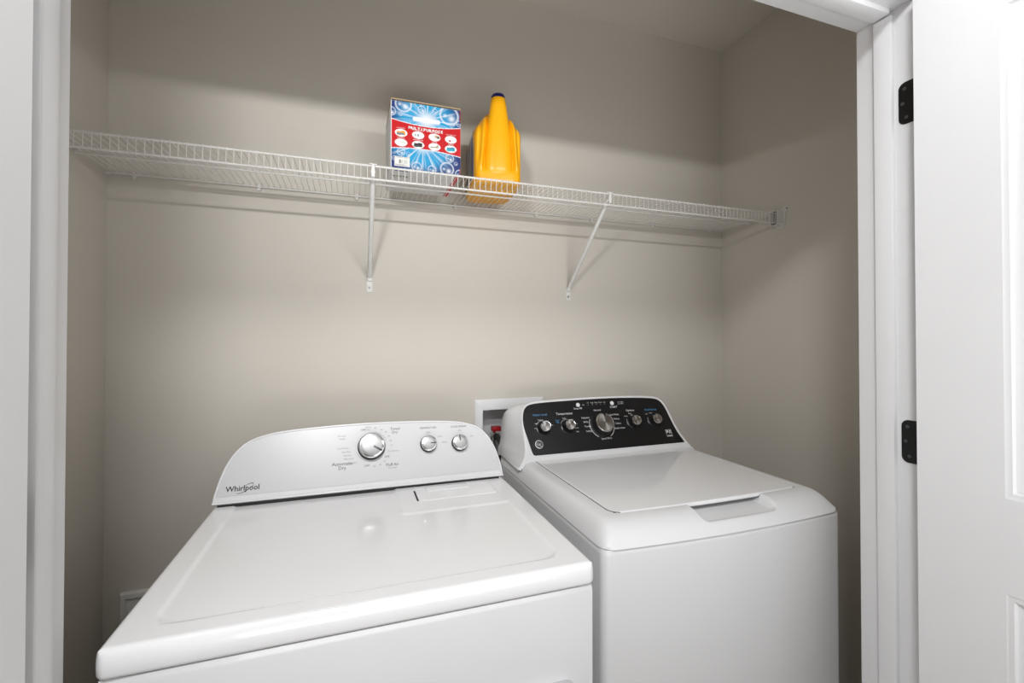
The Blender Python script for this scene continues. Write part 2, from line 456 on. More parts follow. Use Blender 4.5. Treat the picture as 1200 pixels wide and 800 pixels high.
# diagonal braces, parts of the shelf
def brace(xt, xb, zf):
    zt = ZS - .010
    top = Vector((xt, -SD-.002, zt)); foot = Vector((xb, -.007, zf+.030))
    mb = MB(); dirv = (foot-top).normalized()
    mb.tube([top + dirv*.012, foot - dirv*.012, foot], .0062, 12, radii=[.0074, .0074, .0050])
    t = mb.build('diagonal_brace', M_CLIP, shelf)
    mb = MB()
    mb.box(xt-.0048, xt+.0048, -SD-.0080, -SD-.0042, ZS-.032, ZS+.003, .0012)
    mb.box(xt-.0105, xt+.0105, -SD-.0080, -SD+.004, ZS+.0025, ZS+.0055, .001)
    mb.tube([(xt, -SD-.006, ZS-.016), tuple(top + dirv*.018)], .0066, 12)
    mb.build('lip_hook', M_CLIP, t)
    mb = MB(); pl = rrect(xb-.0095, xb+.0095, zf-.018, zf+.030, .003, 4)
    mb.loft([[(p[0], -.0005, p[1]) for p in pl], [(p[0], -.0028, p[1]) for p in pl]])
    mb.box(xb-.0075, xb+.0075, -.0105, -.0022, zf+.018, zf+.033, .002)
    mb.build('foot_plate', M_CLIP, t)
    sb = MB().lathe([(.0001, .0022), (.003, .0018), (.0042, 0), (.0001, -.001)], 14)
    sb.xform(lambda p: (xb+p[0], -.0028-p[2], zf-.003+p[1]))
    sb.build('screw', M_SATIN, t)
brace(.0506, .0521, 1.527)
brace(.8058, .7993, 1.518)

# ================================================================== DETERGENT BOX
BX0, BX1, BY0, BY1, BZ0, BZ1 = .0995, .3035, -.2835, -.078, ZS+.0038, 2.0405
box = thing('detergent_box', 'blue and red cardboard box reading MULTIPURPOSE on the wire shelf', 'box', ((BX0+BX1)/2, (BY0+BY1)/2, BZ0))
MB().box(BX0, BX1, BY0, BY1, BZ0, BZ1-.004, .0012).build('carton', M_CARD, box)
MB().box(BX0+.003, BX1-.003, BY0+.003, BY1-.003, BZ1-.0045, BZ1-.001).build('lid_gap_shade', M_GAP, box)  # dark slab drawn as the shade in the gap below the lid
MB().box(BX0-.0006, BX1+.0006, BY0-.0012, BY1+.0006, BZ1-.001, BZ1+.0022, .0006).build('lid', M_KRAFT, box)

def art(fx, fz):
    """printed front panel, returns rgb (linear) for arrays of fractions"""
    A = .204/.205
    X, Z = fx, fz
    rgb = np.zeros(X.shape+(3,))
    navy = np.array((.004, .022, .15)); cyan = np.array((.003, .30, .56)); white = np.array((.70, .74, .78)); red = np.array((.52, .004, .008))
    def rays(cx, cz, rmax, seed):
        dxx = (X-cx); dzz = (Z-cz)*1.15
        r = np.hypot(dxx, dzz); a = np.arctan2(dzz, dxx)
        k = .5+.28*np.sin(a*17+seed)+.22*np.sin(a*29+1.7*seed)+.18*np.sin(a*47+seed*.6)
        t = np.clip(r/rmax, 0, 1.3)
        base = white*(1-sst(.05, .34, t))[..., None] + cyan*sst(.05, .34, t)[..., None]
        base = base*(1-sst(.45, .85, t))[..., None] + navy*sst(.45, .85, t)[..., None]
        m = (np.clip(k-.45, 0, 1)*1.5*sst(.1, .3, t)*(1-sst(.50, .85, t)))[..., None]; m = np.clip(m, 0, 1)
        return base*(1-.75*m) + white*.75*m
    top = rays(.50, .78, .62, 1.0)
    bot = rays(.45, .42, .66, 2.3)
    zt = .736 - .053*(1-((X-.5)/.5)**2)
    zb = .290 + .048*(1-((X-.46)/.54)**2)
    rgb[:] = np.where((Z > (zt+zb)/2)[..., None], top, bot)
    # bubbles
    for (cx, cz, r) in ((.17, .965, .115), (.83, .90, .14), (.0, .84, .065), (.43, .93, .055), (.62, .93, .038), (.13, .81, .026), (.99, .80, .05), (.89, .775, .026),
                        (.60, .85, .026), (.34, .88, .02), (.86, .735, .02), (.80, .09, .10), (.93, .185, .028), (.84, .255, .06), (.14, .26, .055), (.05, .16, .035), (.36, .07, .07), (.58, .055, .06), (.99, .03, .07), (.24, .24, .03)):
        d = np.hypot((X-cx), (Z-cz))/r
        ring = np.exp(-((d-.94)/.10)**2)[..., None]; ins = (d < 1)[..., None]
        hl = np.exp(-(((X-cx)/r-.25)**2+((Z-cz)/r+.30)**2)/.10)[..., None] + .8*np.exp(-(((X-cx)/r+.45)**2+((Z-cz)/r+.05)**2)/.03)[..., None]
        rgb = np.where(ins, rgb*.80+np.array((.03, .12, .32))*.2, rgb)
        rgb = rgb*(1-.8*ring)+white*.8*ring
        rgb = np.where(ins, rgb+(white-rgb)*np.clip(hl, 0, .9), rgb)
    # carry slot
    q = np.hypot(np.maximum(np.abs(X-.50)-.165, 0), np.maximum(np.abs(Z-(.775))-.001, 0))
    rgb = np.where((q < .034)[..., None], np.array((.74, .75, .77)), rgb)
    # red band with white edges
    band = (Z < zt) & (Z > zb)
    edge = (np.abs(Z-zt) < .006) | (np.abs(Z-zb) < .006)
    rgb = np.where(band[..., None], red, rgb); rgb = np.where(edge[..., None], white, rgb)
    # oval pictures
    pics = {(0, 0): ((.75, .30, .03), (.12, .20, .30)), (1, 0): ((.55, .58, .6), (.2, .25, .3)), (2, 0): ((.5, .35, .25), (.10, .06, .04)), (3, 0): ((.8, .8, .8), (.35, .03, .03)),
            (0, 1): ((.55, .55, .42), (.4, .42, .3)), (1, 1): ((.02, .02, .02), (.05, .05, .06)), (2, 1): ((.30, .25, .12), (.12, .10, .05)), (3, 1): ((.02, .25, .38), (.03, .40, .52))}
    for i, cx in enumerate((.14, .38, .615, .855)):
        for j, cz in enumerate((.540, .398)):
            u = (X-cx)/.086; v = (Z-cz)/.056
            el = u*u+v*v < 1
            rgb = np.where(el[..., None], np.array((.80, .80, .78)), rgb)
            c1, c2 = pics[(i, j)]
            if (i, j) in ((0, 0), (1, 1), (3, 1)):
                blob = (np.abs(u) < .68) & (np.abs(v+.05-.12*np.sin(u*5)) < .48)
                rgb = np.where(blob[..., None], np.array(c1), rgb)
                blob2 = (np.abs(u+.1) < .6) & (np.abs(v+.30) < .22)
                rgb = np.where(blob2[..., None], np.array(c2), rgb)
            elif (i, j) == (2, 1):
                ln = (np.abs(v+.1-.12*u) < .13) & (np.abs(u) < .65) | (np.abs(v-.1-(u-.4)*1.6) < .22) & (np.abs(u-.45) < .2)
                rgb = np.where(ln[..., None], np.array(c1), rgb)
            elif (i, j) == (2, 0):
                bl = np.hypot(u-.35, v-.25) < .38; rgb = np.where((bl & el)[..., None], np.array(c1), rgb)
                bl = np.hypot(u-.62, v-.05) < .26; rgb = np.where((bl & el)[..., None], np.array(c2), rgb)
            elif (i, j) == (3, 0):
                bl = np.hypot(u+.15, v+.35) < .22; rgb = np.where(bl[..., None], np.array(c2), rgb)
            elif (i, j) == (1, 0):
                bl = ((np.abs(u+.45) < .08) | (np.abs(u) < .16)) & (np.abs(v+.05) < .30); rgb = np.where(bl[..., None], np.array(c2), rgb)
            else:
                bl = (np.abs(v-.2+.4*u) < .12) & (u > -.2) & (u < .8); rgb = np.where(bl[..., None], np.array(c1), rgb)
    # barcode sticker
    st = (X > .045) & (X < .265) & (Z > .045) & (Z < .195)
    rgb = np.where(st[..., None], np.array((.78, .77, .72)), rgb)
    fr = st & ((X < .053) | (X > .257) | (Z < .053) | (Z > .187)); rgb = np.where(fr[..., None], np.array((.55, .55, .52)), rgb)
    bar = (X > .10) & (X < .16) & (Z > .09) & (Z < .15) & (np.sin(X*900)+.6*np.sin(X*410) > -.1)
    rgb = np.where(bar[..., None], np.array((.15, .15, .14)), rgb)
    bar = (X > .17) & (X < .235) & (Z > .085) & (Z < .155)
    rgb = np.where(bar[..., None], np.array((.60, .60, .56)), rgb)
    rgb = np.where(((X > .988) & ((Z > .83) | (Z < .12)))[..., None], np.array((.28, .01, .02)), rgb)
    rgb = np.where((X < .006)[..., None], np.array((.78, .78, .78)), rgb)
    return np.clip(rgb, 0, 1)

def print_grid(name, n, m_, pos, colf, parent, matl):
    us = np.linspace(0, 1, n+1); vs = np.linspace(0, 1, m_+1)
    V = [pos(u, v) for v in vs for u in us]
    Fc = [(j*(n+1)+i, j*(n+1)+i+1, (j+1)*(n+1)+i+1, (j+1)*(n+1)+i) for j in range(m_) for i in range(n)]
    off = wloc(parent)
    me = bpy.data.meshes.new(name); me.from_pydata([(p[0]-off.x, p[1]-off.y, p[2]-off.z) for p in V], [], Fc)
    ca = me.color_attributes.new('print', 'FLOAT_COLOR', 'POINT')
    U, W = np.meshgrid(us, vs)
    c = colf(U, W).reshape(-1, 3)
    ca.data.foreach_set('color', np.hstack([c, np.ones((len(c), 1))]).astype(np.float32).ravel())
    me.materials.append(matl)
    o = bpy.data.objects.new(name, me); COL.objects.link(o); o.parent = parent
    return o
M_ART = color_attr_mat('box_print', .35)
print_grid('front_print', 200, 200, lambda u, v: (BX0+.0006+u*(BX1-BX0-.0012), BY0-.0004, BZ0+.001+v*(BZ1-BZ0-.006)), art, box, M_ART)
mb = MB()
fbx = lambda fx, fz, n=0: (BX0 + fx*(BX1-BX0), BY0-.0008-n, BZ0 + fz*(BZ1-.005-BZ0))
def tb(s, fx, fz, size, **kw):
    text(mb, s, size/.204, lambda a, h, n: fbx(a, h, n), fx, fz, **kw)
# an arched headline: letters stepped down and up with the band
hl = 'MULTIPURPOSE'
for i, ch in enumerate(hl):
    f = .265 + .455*i/(len(hl)-1)
    tb(ch, f, .642 - .022*(1-((f-.5)/.5)**2) - .006, .0112, bold=.06)
mb.build('headline_lettering', M_INKW, box, smooth=False)['kind'] = 'stuff'
mb = MB()
for i, (a, b2) in enumerate((('LAUNDRY', 'CARPETS'), ('UPHOLSTERY', 'APPLIANCES'), ('PET STAINS', 'PATIO'), ('TILE GROUT', 'POOLS'))):
    fx = (.14, .38, .615, .855)[i]
    tb(a, fx, .604, .0052, spacing=1.05); tb(b2, fx, .462, .0052, spacing=1.05)
mb.build('caption_lettering', M_INKW, box, smooth=False)['kind'] = 'stuff'
mb = MB()
text(mb, 'LAUNDRY WASH', .005, lambda a, h, n: (a, BY0-.0009-n, h), BX0+.031, BZ0+.0345)
for k in range(3): mb.add([(BX0+.012, BY0-.0009, BZ0+.0125+.0016*k), (BX0+.05-.006*k, BY0-.0009, BZ0+.0125+.0016*k), (BX0+.05-.006*k, BY0-.0009, BZ0+.0132+.0016*k), (BX0+.012, BY0-.0009, BZ0+.0132+.0016*k)], [(0, 1, 2, 3)])
mb.build('sticker_lettering', M_INKG, box, smooth=False)
# underside print, seen through the wires
zb_ = BZ0-.0003
def flat(x0, x1, y0, y1): return [(x0, y0, zb_), (x1, y0, zb_), (x1, y1, zb_), (x0, y1, zb_)]
MB().add(flat(BX1-.016, BX1-.002, BY0+.004, BY1-.002), [(0, 1, 2, 3)]).build('red_stripe', M_RED, box, smooth=False)
MB().add(flat(BX0+.012, BX0+.050, BY0+.003, BY0+.010), [(0, 1, 2, 3)]).build('blue_stripe', M_CAP, box, smooth=False)
mb = MB()
for k in range(5): mb.add(flat(BX0+.010+k*.0095, BX0+.016+k*.0095, BY0+.048, BY0+.056), [(0, 1, 2, 3)])
for (x0, x1, y0, y1) in ((.082, .110, .098, .101), (.110, .135, .101, .108), (.135, .148, .108, .120), (.170, .186, .158, .168)):
    mb.add([(BX0+x0, BY0+y0, zb_), (BX0+x1, BY0+y1, zb_), (BX0+x1, BY0+y1+.004, zb_), (BX0+x0, BY0+y0+.004, zb_)], [(0, 1, 2, 3)])
mb.build('underside_lettering', M_INK, box, smooth=False)['kind'] = 'stuff'

# ================================================================== YELLOW JUG
jx, jy = .440, -.158
ang = math.radians(-5.8)
JB, JT, JR_ = .155, .078, 0
jug = thing('detergent_jug', 'bright yellow plastic jug with a navy cap beside the printed box', 'jug', (jx, jy, BZ0), rz=ang)
JW, JD = .0775, .118       # half width (x) and half depth (y), local
JH = .288
def sup(a, hw, hd, e):
    c, s_ = math.cos(a), math.sin(a)
    return (hw*math.copysign(abs(c)**(2/e), c), hd*math.copysign(abs(s_)**(2/e), s_))
NA, NZ = 144, 72
loops = []
for k in range(NZ+1):
    t = k/NZ
    z = t*(JB+JT)
    # overall scale: rounded foot, straight wall, domed shoulder
    foot = math.sqrt(max(0, 1-((.012-min(z, .012))/.012)**2))*.06+.94
    hw, hd, e, oy = JW*foot, JD*foot, 6.5, 0.0
    zz = z
    if z > JB:
        q = (z-JB)/JT
        sh = 1 - .60*(1-math.cos(q*PI/2))**.95
        hw *= sh; hd *= 1-.62*(1-math.cos(q*PI/2)); oy = -.052*q*q; e = 6.5-3.9*q
    L = []
    for i in range(NA):
        a = 2*PI*i/NA
        x, y = sup(a, hw, hd, e)
        if y < -hd*.55 and z > .03:
            ax = abs(x); wc = .043 - .020*(z/.233)
            env = float(sst(.03, .06, z))
            g = -.013*math.exp(-((ax-wc-.006)/.007)**2) + .004*math.exp(-((ax-wc-.019)/.006)**2)
            g -= .006*math.exp(-((ax-(.064-.10*abs(z-.06)*.5))/.006)**2)*float(sst(.04, .1, z))
            y += -g*env
        L.append((x, y+oy, zz))
    loops.append(L)
mbj = MB().loft(loops)
# handle column running up the front into the neck
cl = []
for k in range(41):
    t = k/40; z = .014 + t*(.268-.014)
    wx = .0415*(1-t)**.9*.55 + .0225 + .004*math.sin(t*PI)
    yo = -JD + .014 - .004*math.sin(t*PI) + .006*t
    if t < .12: s_ = math.sin(t/.12*PI/2)**.6; wx *= .55+.45*s_; dpt = .018*s_+.002
    else: dpt = .020
    dpt = dpt*(1-t*.0) + .004*t
    cl.append([(wx*math.copysign(abs(math.cos(a))**.8, math.cos(a)), yo + dpt*math.sin(a), z) for a in [2*PI*i/40 for i in range(40)]])
mbj.loft(cl)
mbj.build('jug_body', M_JUG, jug, local=True, ang=60)
cb = MB(); yc = -JD+.020
prof = [(.0001, .262), (.0195, .262), (.0205, .264), (.0205, .278), (.0190, .2815), (.0001, .282)]
cb.lathe(prof, 32, (0, yc, 0))
for k in range(32):
    a = 2*PI*k/32
    cb.tube([(.0207*math.cos(a), yc+.0207*math.sin(a), .265), (.0207*math.cos(a), yc+.0207*math.sin(a), .277)], .0009, 5)
cb.build('cap', M_CAP, jug, local=True)
# label wrapped over the left side
M_LABEL = color_attr_mat('jug_label_print', .4)
def labcol(U, W):
    sw = np.sin(U*9+W*14+2*np.sin(W*7)); sw2 = np.sin(U*17-W*9+1.3)
    c = np.zeros(U.shape+(3,)); c[:] = (.20, .19, .19)
    c = np.where((sw > .2)[..., None], np.array((.22, .12, .05)), c)
    c = np.where((sw2 > .55)[..., None], np.array((.34, .34, .35)), c)
    c = np.where(((U > .80) & (W < .85))[..., None], np.array((.03, .06, .16)), c)
    ed = (U < .03) | (U > .97) | (W < .02) | (W > .98)
    return np.where(ed[..., None], np.array((.5, .5, .5)), c)
def labpos(u, v):
    y = .098 - u*.188*(1-.14*max(0, v-.5)); z = .020 + v*.162
    hw = JW
    if z > JB: hw *= 1-.60*(1-math.cos((z-JB)/JT*PI/2))**.95
    # superellipse x at this y
    hd = JD*(1 if z <= JB else 1-.62*(1-math.cos((z-JB)/JT*PI/2)))
    oy = 0 if z <= JB else -.052*((z-JB)/JT)**2
    x = -hw*max(0, 1-abs((y-oy)/hd)**6.5)**(1/6.5) - .0009
    p = Matrix.Rotation(ang, 3, 'Z') @ Vector((x, y, z))
    return (jx+x, jy+y, BZ0+z)
lab = print_grid('label', 60, 60, labpos, labcol, jug, M_LABEL)
for p in lab.data.polygons: p.use_smooth = True

# ================================================================== generic slab: height field top with rounded plan and side profile
def slab(x0, x1, y0, y1, rc, zf, side, xs, ys, ywarp=None):
    """xs, ys grid coordinates; zf(X, Y, d) -> z; side = [(outward offset, z)...] profile of the skirt"""
    cx, cy, hx, hy = (x0+x1)/2, (y0+y1)/2, (x1-x0)/2, (y1-y0)/2
    V = []; nx, ny = len(xs), len(ys)
    nrm = []
    for y in ys:
        for x in xs:
            px, py = x-cx, y-cy
            nx_, ny_ = 0.0, 0.0
            ax, ay = abs(px)-(hx-rc), abs(py)-(hy-rc)
            if ax > 0 and ay > 0:
                s_ = max(ax, ay)/math.hypot(ax, ay)
                qx, qy = ax*s_, ay*s_
                n_ = math.hypot(ax, ay); nx_, ny_ = math.copysign(ax/n_, px), math.copysign(ay/n_, py)
                px = math.copysign(hx-rc+qx, px); py = math.copysign(hy-rc+qy, py)
            else:
                if ax >= ay: nx_ = math.copysign(1, px)
                else: ny_ = math.copysign(1, py)
            V.append((cx+px, cy+py)); nrm.append((nx_, ny_))
    X = np.array([v[0] for v in V]); Y = np.array([v[1] for v in V])
    Z = zf(X, Y)
    pts = [(float(a), float(b2), float(c)) for a, b2, c in zip(X, Y, Z)]
    Fc = [(j*nx+i, j*nx+i+1, (j+1)*nx+i+1, (j+1)*nx+i) for j in range(ny-1) for i in range(nx-1)]
    ring = [i for i in range(nx)] + [j*nx+nx-1 for j in range(1, ny)] + [(ny-1)*nx+i for i in range(nx-2, -1, -1)] + [j*nx for j in range(ny-2, 0, -1)]
    prev = ring
    for (off, z) in side:
        cur = []
        for i in ring:
            cur.append(len(pts)); pts.append((V[i][0]+nrm[i][0]*off, V[i][1]+nrm[i][1]*off, z))
        m_ = len(ring)
        for a in range(m_): Fc.append((prev[a], cur[a], cur[(a+1) % m_], prev[(a+1) % m_]))
        prev = cur
    Fc.append(tuple(prev))
    if ywarp: pts = [ywarp(p) for p in pts]
    mb = MB(); mb.add(pts, Fc); return mb

def coords(a, b, coarse, dense):
    """coordinates from a to b with step coarse, refined to step d inside each (lo, hi, d) of dense"""
    out = [a]; x = a
    while x < b-1e-6:
        st = coarse
        for lo, hi, d in dense:
            if lo-1e-9 <= x < hi: st = min(st, d)
            elif x < lo: st = min(st, max(lo-x, d))
        x = min(b, x+st)
        out.append(x)
    return out

def sd_rrect(X, Y, x0, x1, y0, y1, r):
    """signed distance, negative inside"""
    cx, cy, hx, hy = (x0+x1)/2, (y0+y1)/2, (x1-x0)/2-r, (y1-y0)/2-r
    qx, qy = np.abs(X-cx)-hx, np.abs(Y-cy)-hy
    return np.hypot(np.maximum(qx, 0), np.maximum(qy, 0)) + np.minimum(np.maximum(qx, qy), 0) - r

# ================================================================== DRYER
DX0, DX1, DY0, DY1 = -.318, .419, -.883, -.135
ZD = .944
dryer = thing('dryer', 'white front-load dryer with pale arched console and three silver dials', 'dryer', ((DX0+DX1)/2, (DY0+DY1)/2, 0))
# cabinet
zcb = .9025
mb = slab(DX0+.002, DX1-.002, DY0+.003, DY1, .006, lambda X, Y: np.full(X.shape, zcb), [(-.0, zcb-.001), (.0015, zcb-.006), (.002, zcb-.012), (.002, .03)],
          coords(DX0+.002, DX1-.002, .05, []), coords(DY0+.003, DY1, .05, []))
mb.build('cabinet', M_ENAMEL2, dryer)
# top panel
def zdry(X, Y):
    d = np.minimum.reduce([X-DX0, DX1-X, Y-DY0])
    r = .009
    e = np.clip(r-d, 0, r)
    z = ZD - (r-np.sqrt(r*r-e*e))
    rec = sd_rrect(X, Y, -.274, .374, -.845, -.20, .038)
    notch = sd_rrect(X, Y, .112, .60, -.532, -.10, .012)
    dd = np.maximum(rec, -notch)
    z -= .0030*(1-sst(-.009, .001, dd))
    return z
xs = coords(DX0, DX1, .012, [(DX0, DX0+.012, .0018), (-.285, -.262, .0018), (.095, .13, .002), (.36, .385, .0018), (DX1-.012, DX1, .0018)])
ys = coords(DY0, DY1, .012, [(DY0, DY0+.012, .0018), (-.856, -.80, .0022), (-.545, -.52, .0018)])
mb = slab(DX0, DX1, DY0, DY1, .012, zdry, [(.0012, ZD-.013), (.0016, ZD-.022), (.0014, ZD-.034), (-.0005, ZD-.0385), (-.004, ZD-.040)], xs, ys)
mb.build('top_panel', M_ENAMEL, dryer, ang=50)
# lint screen cover in the raised corner
mb = MB()
lo = [(.158, -.466), (.358, -.466), (.366, -.458), (.366, -.37), (.158, -.37)]
mb.loft([[(x, y, ZD-.001) for x, y in lo], [(x, y, ZD+.0015) for x, y in lo], [(x+(-.003 if x > .3 else .003), y+(.003 if y < -.4 else 0), ZD+.0028) for x, y in lo]])
mb.build('lint_screen_lid', M_ENAMEL, dryer)
mb = MB().box(.185, .30, -.408, -.372, ZD+.0022, ZD+.0052, .0012)
mb.build('lint_screen_grip', M_ENAMEL, dryer)
MB().box(.1535, .1578, -.462, -.385, ZD-.0002, ZD+.0004).build('lint_gap', M_GAP, dryer, smooth=False)
# front door with chrome grip
mb = MB(); pl = rrect(-.265, .366, .20, .735, .03, 8)
y = DY0+.001
mb.loft([[(p[0], y+.003, p[1]) for p in pl], [(p[0], y-.012, p[1]) for p in pl], [(p[0], y-.016, p[1]) for p in offset_poly(pl, -.005)]])
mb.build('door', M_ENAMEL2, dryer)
g = rrect(.200, .3805, .640, .7440, .022, 8); gi = offset_poly(g, -.007)
mb = MB().loft([[(p[0], y, p[1]) for p in g], [(p[0], y-.018, p[1]) for p in g], [(p[0], y-.019, p[1]) for p in offset_poly(g, -.003)], [(p[0], y-.018, p[1]) for p in gi], [(p[0], y-.004, p[1]) for p in gi]], cap0=False, cap1=True)
mb.build('door_grip', M_CHROME, dryer)
MB().box(DX0+.01, DX1-.01, DY0+.02, DY1-.02, .012, .035).build('plinth', M_KNOBGRY, dryer, smooth=False)
for sx in (DX0+.05, DX1-.05):
    for sy in (DY0+.06, DY1-.06):
        MB().tube([(sx, sy, 0), (sx, sy, .03)], .018, 14).build('foot', M_KNOBBLK, dryer)

# console
PD = Plane(-.352, ZD, 22)
half = [(-.3195, .006), (-.3195, .018), (-.316, .040), (-.304, .086), (-.291, .115), (-.273, .140), (-.250, .158), (-.222, .168), (-.186, .176), (-.11, .1815), (-.03, .1845), (.05, .1855)]
full = half + [(.1-x, h) for x, h in reversed(half[:-1])]
full = [(x if x < .4135 else .4135+(x-.4135)*.6, h) for x, h in full]
out = smoothpoly(full, 2, closed=False)
out = out[::-1]           # ccw when seen from the front
base_n = len(out)
def Lp(P, n, pl): return [pl.P(x, h, n) for x, h in P]
def shrink(P, d, hmin): return [(x, max(h, hmin)) for x, h in offset_poly(P, d)]
mb = MB()
bk = [(0.05+(x-.05)*.985, h) for x, h in out]
def backsec(P, y, zs_): return [(x, y, ZD + (h*math.cos(PD.t))*zs_) for x, h in P]
mb.loft([Lp(shrink(out, -.0062, .0085), -.0006, PD), Lp(shrink(out, -.0055, .008), .0012, PD), Lp(shrink(out, -.0035, .007), .0022, PD), Lp(shrink(out, -.0012, .006), .0016, PD), Lp(out, -.0015, PD), Lp(out, -.008, PD),
         backsec(bk, -.235, .93), backsec(bk, -.17, .85), backsec([(0.05+(x-.05)*.975, h) for x, h in out], DY1+.005, .78)])
mb.build('console_shell', M_PLASTIC, dryer, ang=45)
inner = [(x, max(h, .024)) for x, h in offset_poly(out, -.0068)]
mb = MB().loft([Lp(inner, -.001, PD), Lp(inner, .0006, PD)])
mb.build('console_panel', M_PANEL, dryer, ang=30)
MB().loft([Lp([(-.308, -.001), (.404, -.001), (.404, .0075), (-.308, .0075)], -.002, PD), Lp([(-.308, -.001), (.404, -.001), (.404, .0075), (-.308, .0075)], -.02, PD)]).build('console_gap_shade', M_GAP, dryer, smooth=False)  # dark strip drawn as the shadow line under the console

# dials
def dial(plane, x, h, r, hgt, parent, notch_deg, kind):
    o = MB()
    if kind == 'silver':
        o.lathe([(r*1.06, -.0005), (r*1.06, .0015), (r*1.0, .003), (r*1.0, hgt*.72), (r*.97, hgt*.78)], 48)
        k = o.build('dial', M_KNOBBLK, parent, local=True)
        k.location = Vector(plane.P(x, h, 0)) - wloc(parent); k.rotation_euler = plane.euler()
        c = MB().lathe([(r*.985, hgt*.74), (r*.985, hgt*.86), (r*.95, hgt*.97), (r*.90, hgt*.995)], 48)
        c.build('dial_rim', M_RIM, k, local=True)
        c = MB().lathe([(r*.905, hgt*.97), (r*.88, hgt*.985), (r*.6, hgt*1.03), (r*.3, hgt*1.05), (.0001, hgt*1.055)], 48)
        c.build('dial_cap', M_SATIN, k, local=True)
        a = math.radians(notch_deg); ca, sa = math.cos(a), math.sin(a)
        nb = MB().box(r*.18, r*.90, -r*.075, r*.075, hgt*.99, hgt*1.065, .0004)
        nb.xform(lambda p: (p[0]*ca-p[1]*sa, p[0]*sa+p[1]*ca, p[2]))
        nb.build('pointer', M_KNOBGRY, k, local=True)
    else:
        o.lathe([(r*1.30, -.0005), (r*1.30, .0012), (r*1.17, .0022), (r*1.10, .006), (r*1.06, hgt*.80), (r*1.0, hgt*.9)], 48)
        k = o.build('dial', M_KNOBBLK, parent, local=True)
        k.location = Vector(plane.P(x, h, 0)) - wloc(parent); k.rotation_euler = plane.euler()
        c = MB().lathe([(r*1.0, hgt*.86), (r*1.0, hgt*.93), (r*.95, hgt*1.0), (r*.90, hgt*.985)], 48)
        c.build('dial_rim', M_RIM, k, local=True)
        c = MB().lathe([(r*.905, hgt*.96), (r*.88, hgt*.985), (.0001, hgt*.99)], 48)
        c.build('dial_cap', M_BRUSH, k, local=True)
        a = math.radians(notch_deg); ca, sa = math.cos(a), math.sin(a)
        nb = MB().add([(r*.50, 0, hgt*1.005), (r*1.04, -r*.17, hgt*1.005), (r*1.04, r*.17, hgt*1.005), (r*.50, 0, hgt*.9), (r*1.04, -r*.17, hgt*.9), (r*1.04, r*.17, hgt*.9)],
                      [(0, 1, 2), (3, 5, 4), (0, 3, 4, 1), (1, 4, 5, 2), (2, 5, 3, 0)])
        nb.xform(lambda p: (p[0]*ca-p[1]*sa, p[0]*sa+p[1]*ca, p[2]))
        nb.build('pointer', M_KNOBBLK, k, local=True)
    return k
dial(PD, .0495, .119, .0345, .024, dryer, -32, 'silver')
dial(PD, .205, .114, .0222, .019, dryer, 0, 'silver')
dial(PD, .2955, .110, .0222, .019, dryer, 97, 'silver')

fnD = lambda a, h, n=0: PD.P(a, h, .0009+n)
mk = MB(); mg = MB()
text(mk, 'Automatic', .0125, fnD, -.0255, .0745); text(mk, 'Dry', .0125, fnD, -.0255, .0635)
text(mk, 'Timed', .0105, fnD, .113, .160); text(mk, 'Dry', .0105, fnD, .113, .1505)
text(mk, 'Fluff Air', .0105, fnD, .104, .0625)
for x, h in ((.028, .163), (.090, .0855), (.037, .0655)): text(mk, 'OFF', .0075, fnD, x, h)
text(mk, 'TEMPERATURE', .0072, fnD, .206, .1575); text(mk, 'CYCLE SIGNAL', .0072, fnD, .296, .1560)
mk.build('dial_lettering', M_INK, dryer, smooth=False)
for s_, x, h, al in (('Wrinkle', -.018, .150, 'r'), ('Shield', -.020, .142, 'r'), ('Cool Down', -.0245, .117, 'c'), ('Less Dry', -.0165, .107, 'c'), ('Normal', -.0135, .0975, 'c'), ('More Dry', -.0095, .088, 'c'), ('Very Dry', .0, .0765, 'c'),
                     ('Heavy', .0415, .1705, 'c'), ('Dry', .0415, .1640, 'c'), ('80', .0595, .167, 'c'), ('60', .0765, .161, 'c'), ('40', .088, .154, 'c'), ('30', .096, .142, 'c'), ('20', .1005, .129, 'c'), ('10', .1035, .116, 'c'),
                     ('Cool Down', .106, .1005, 'c'), ('10', .083, .074, 'c'), ('20', .0715, .066, 'c'), ('30', .0565, .0625, 'c'), ('No Heat', .104, .0555, 'c'),
                     ('LOW', .240, .131, 'c'), ('HIGH', .2515, .1135, 'c'), ('OFF', .333, .1255, 'c'), ('ON', .298, .1445, 'c'), ('MED', .2065, .1450, 'c')):
    text(mg, s_, .0062, fnD, x, h, align=al)
for cx, ch, r0, a0, a1 in ((.0495, .119, .0405, 20, 75), (.0495, .119, .0405, 200, 235)):
    seg = 16
    for k in range(seg):
        a = math.radians(a0+(a1-a0)*k/seg); b2 = math.radians(a0+(a1-a0)*(k+1)/seg)
        mg.add([fnD(cx+r0*math.cos(a), ch+r0*math.sin(a)), fnD(cx+r0*math.cos(b2), ch+r0*math.sin(b2)), fnD(cx+(r0+.0006)*math.cos(b2), ch+(r0+.0006)*math.sin(b2)), fnD(cx+(r0+.0006)*math.cos(a), ch+(r0+.0006)*math.sin(a))], [(0, 1, 2, 3)])
mg.build('fine_lettering', M_INKG, dryer, smooth=False)
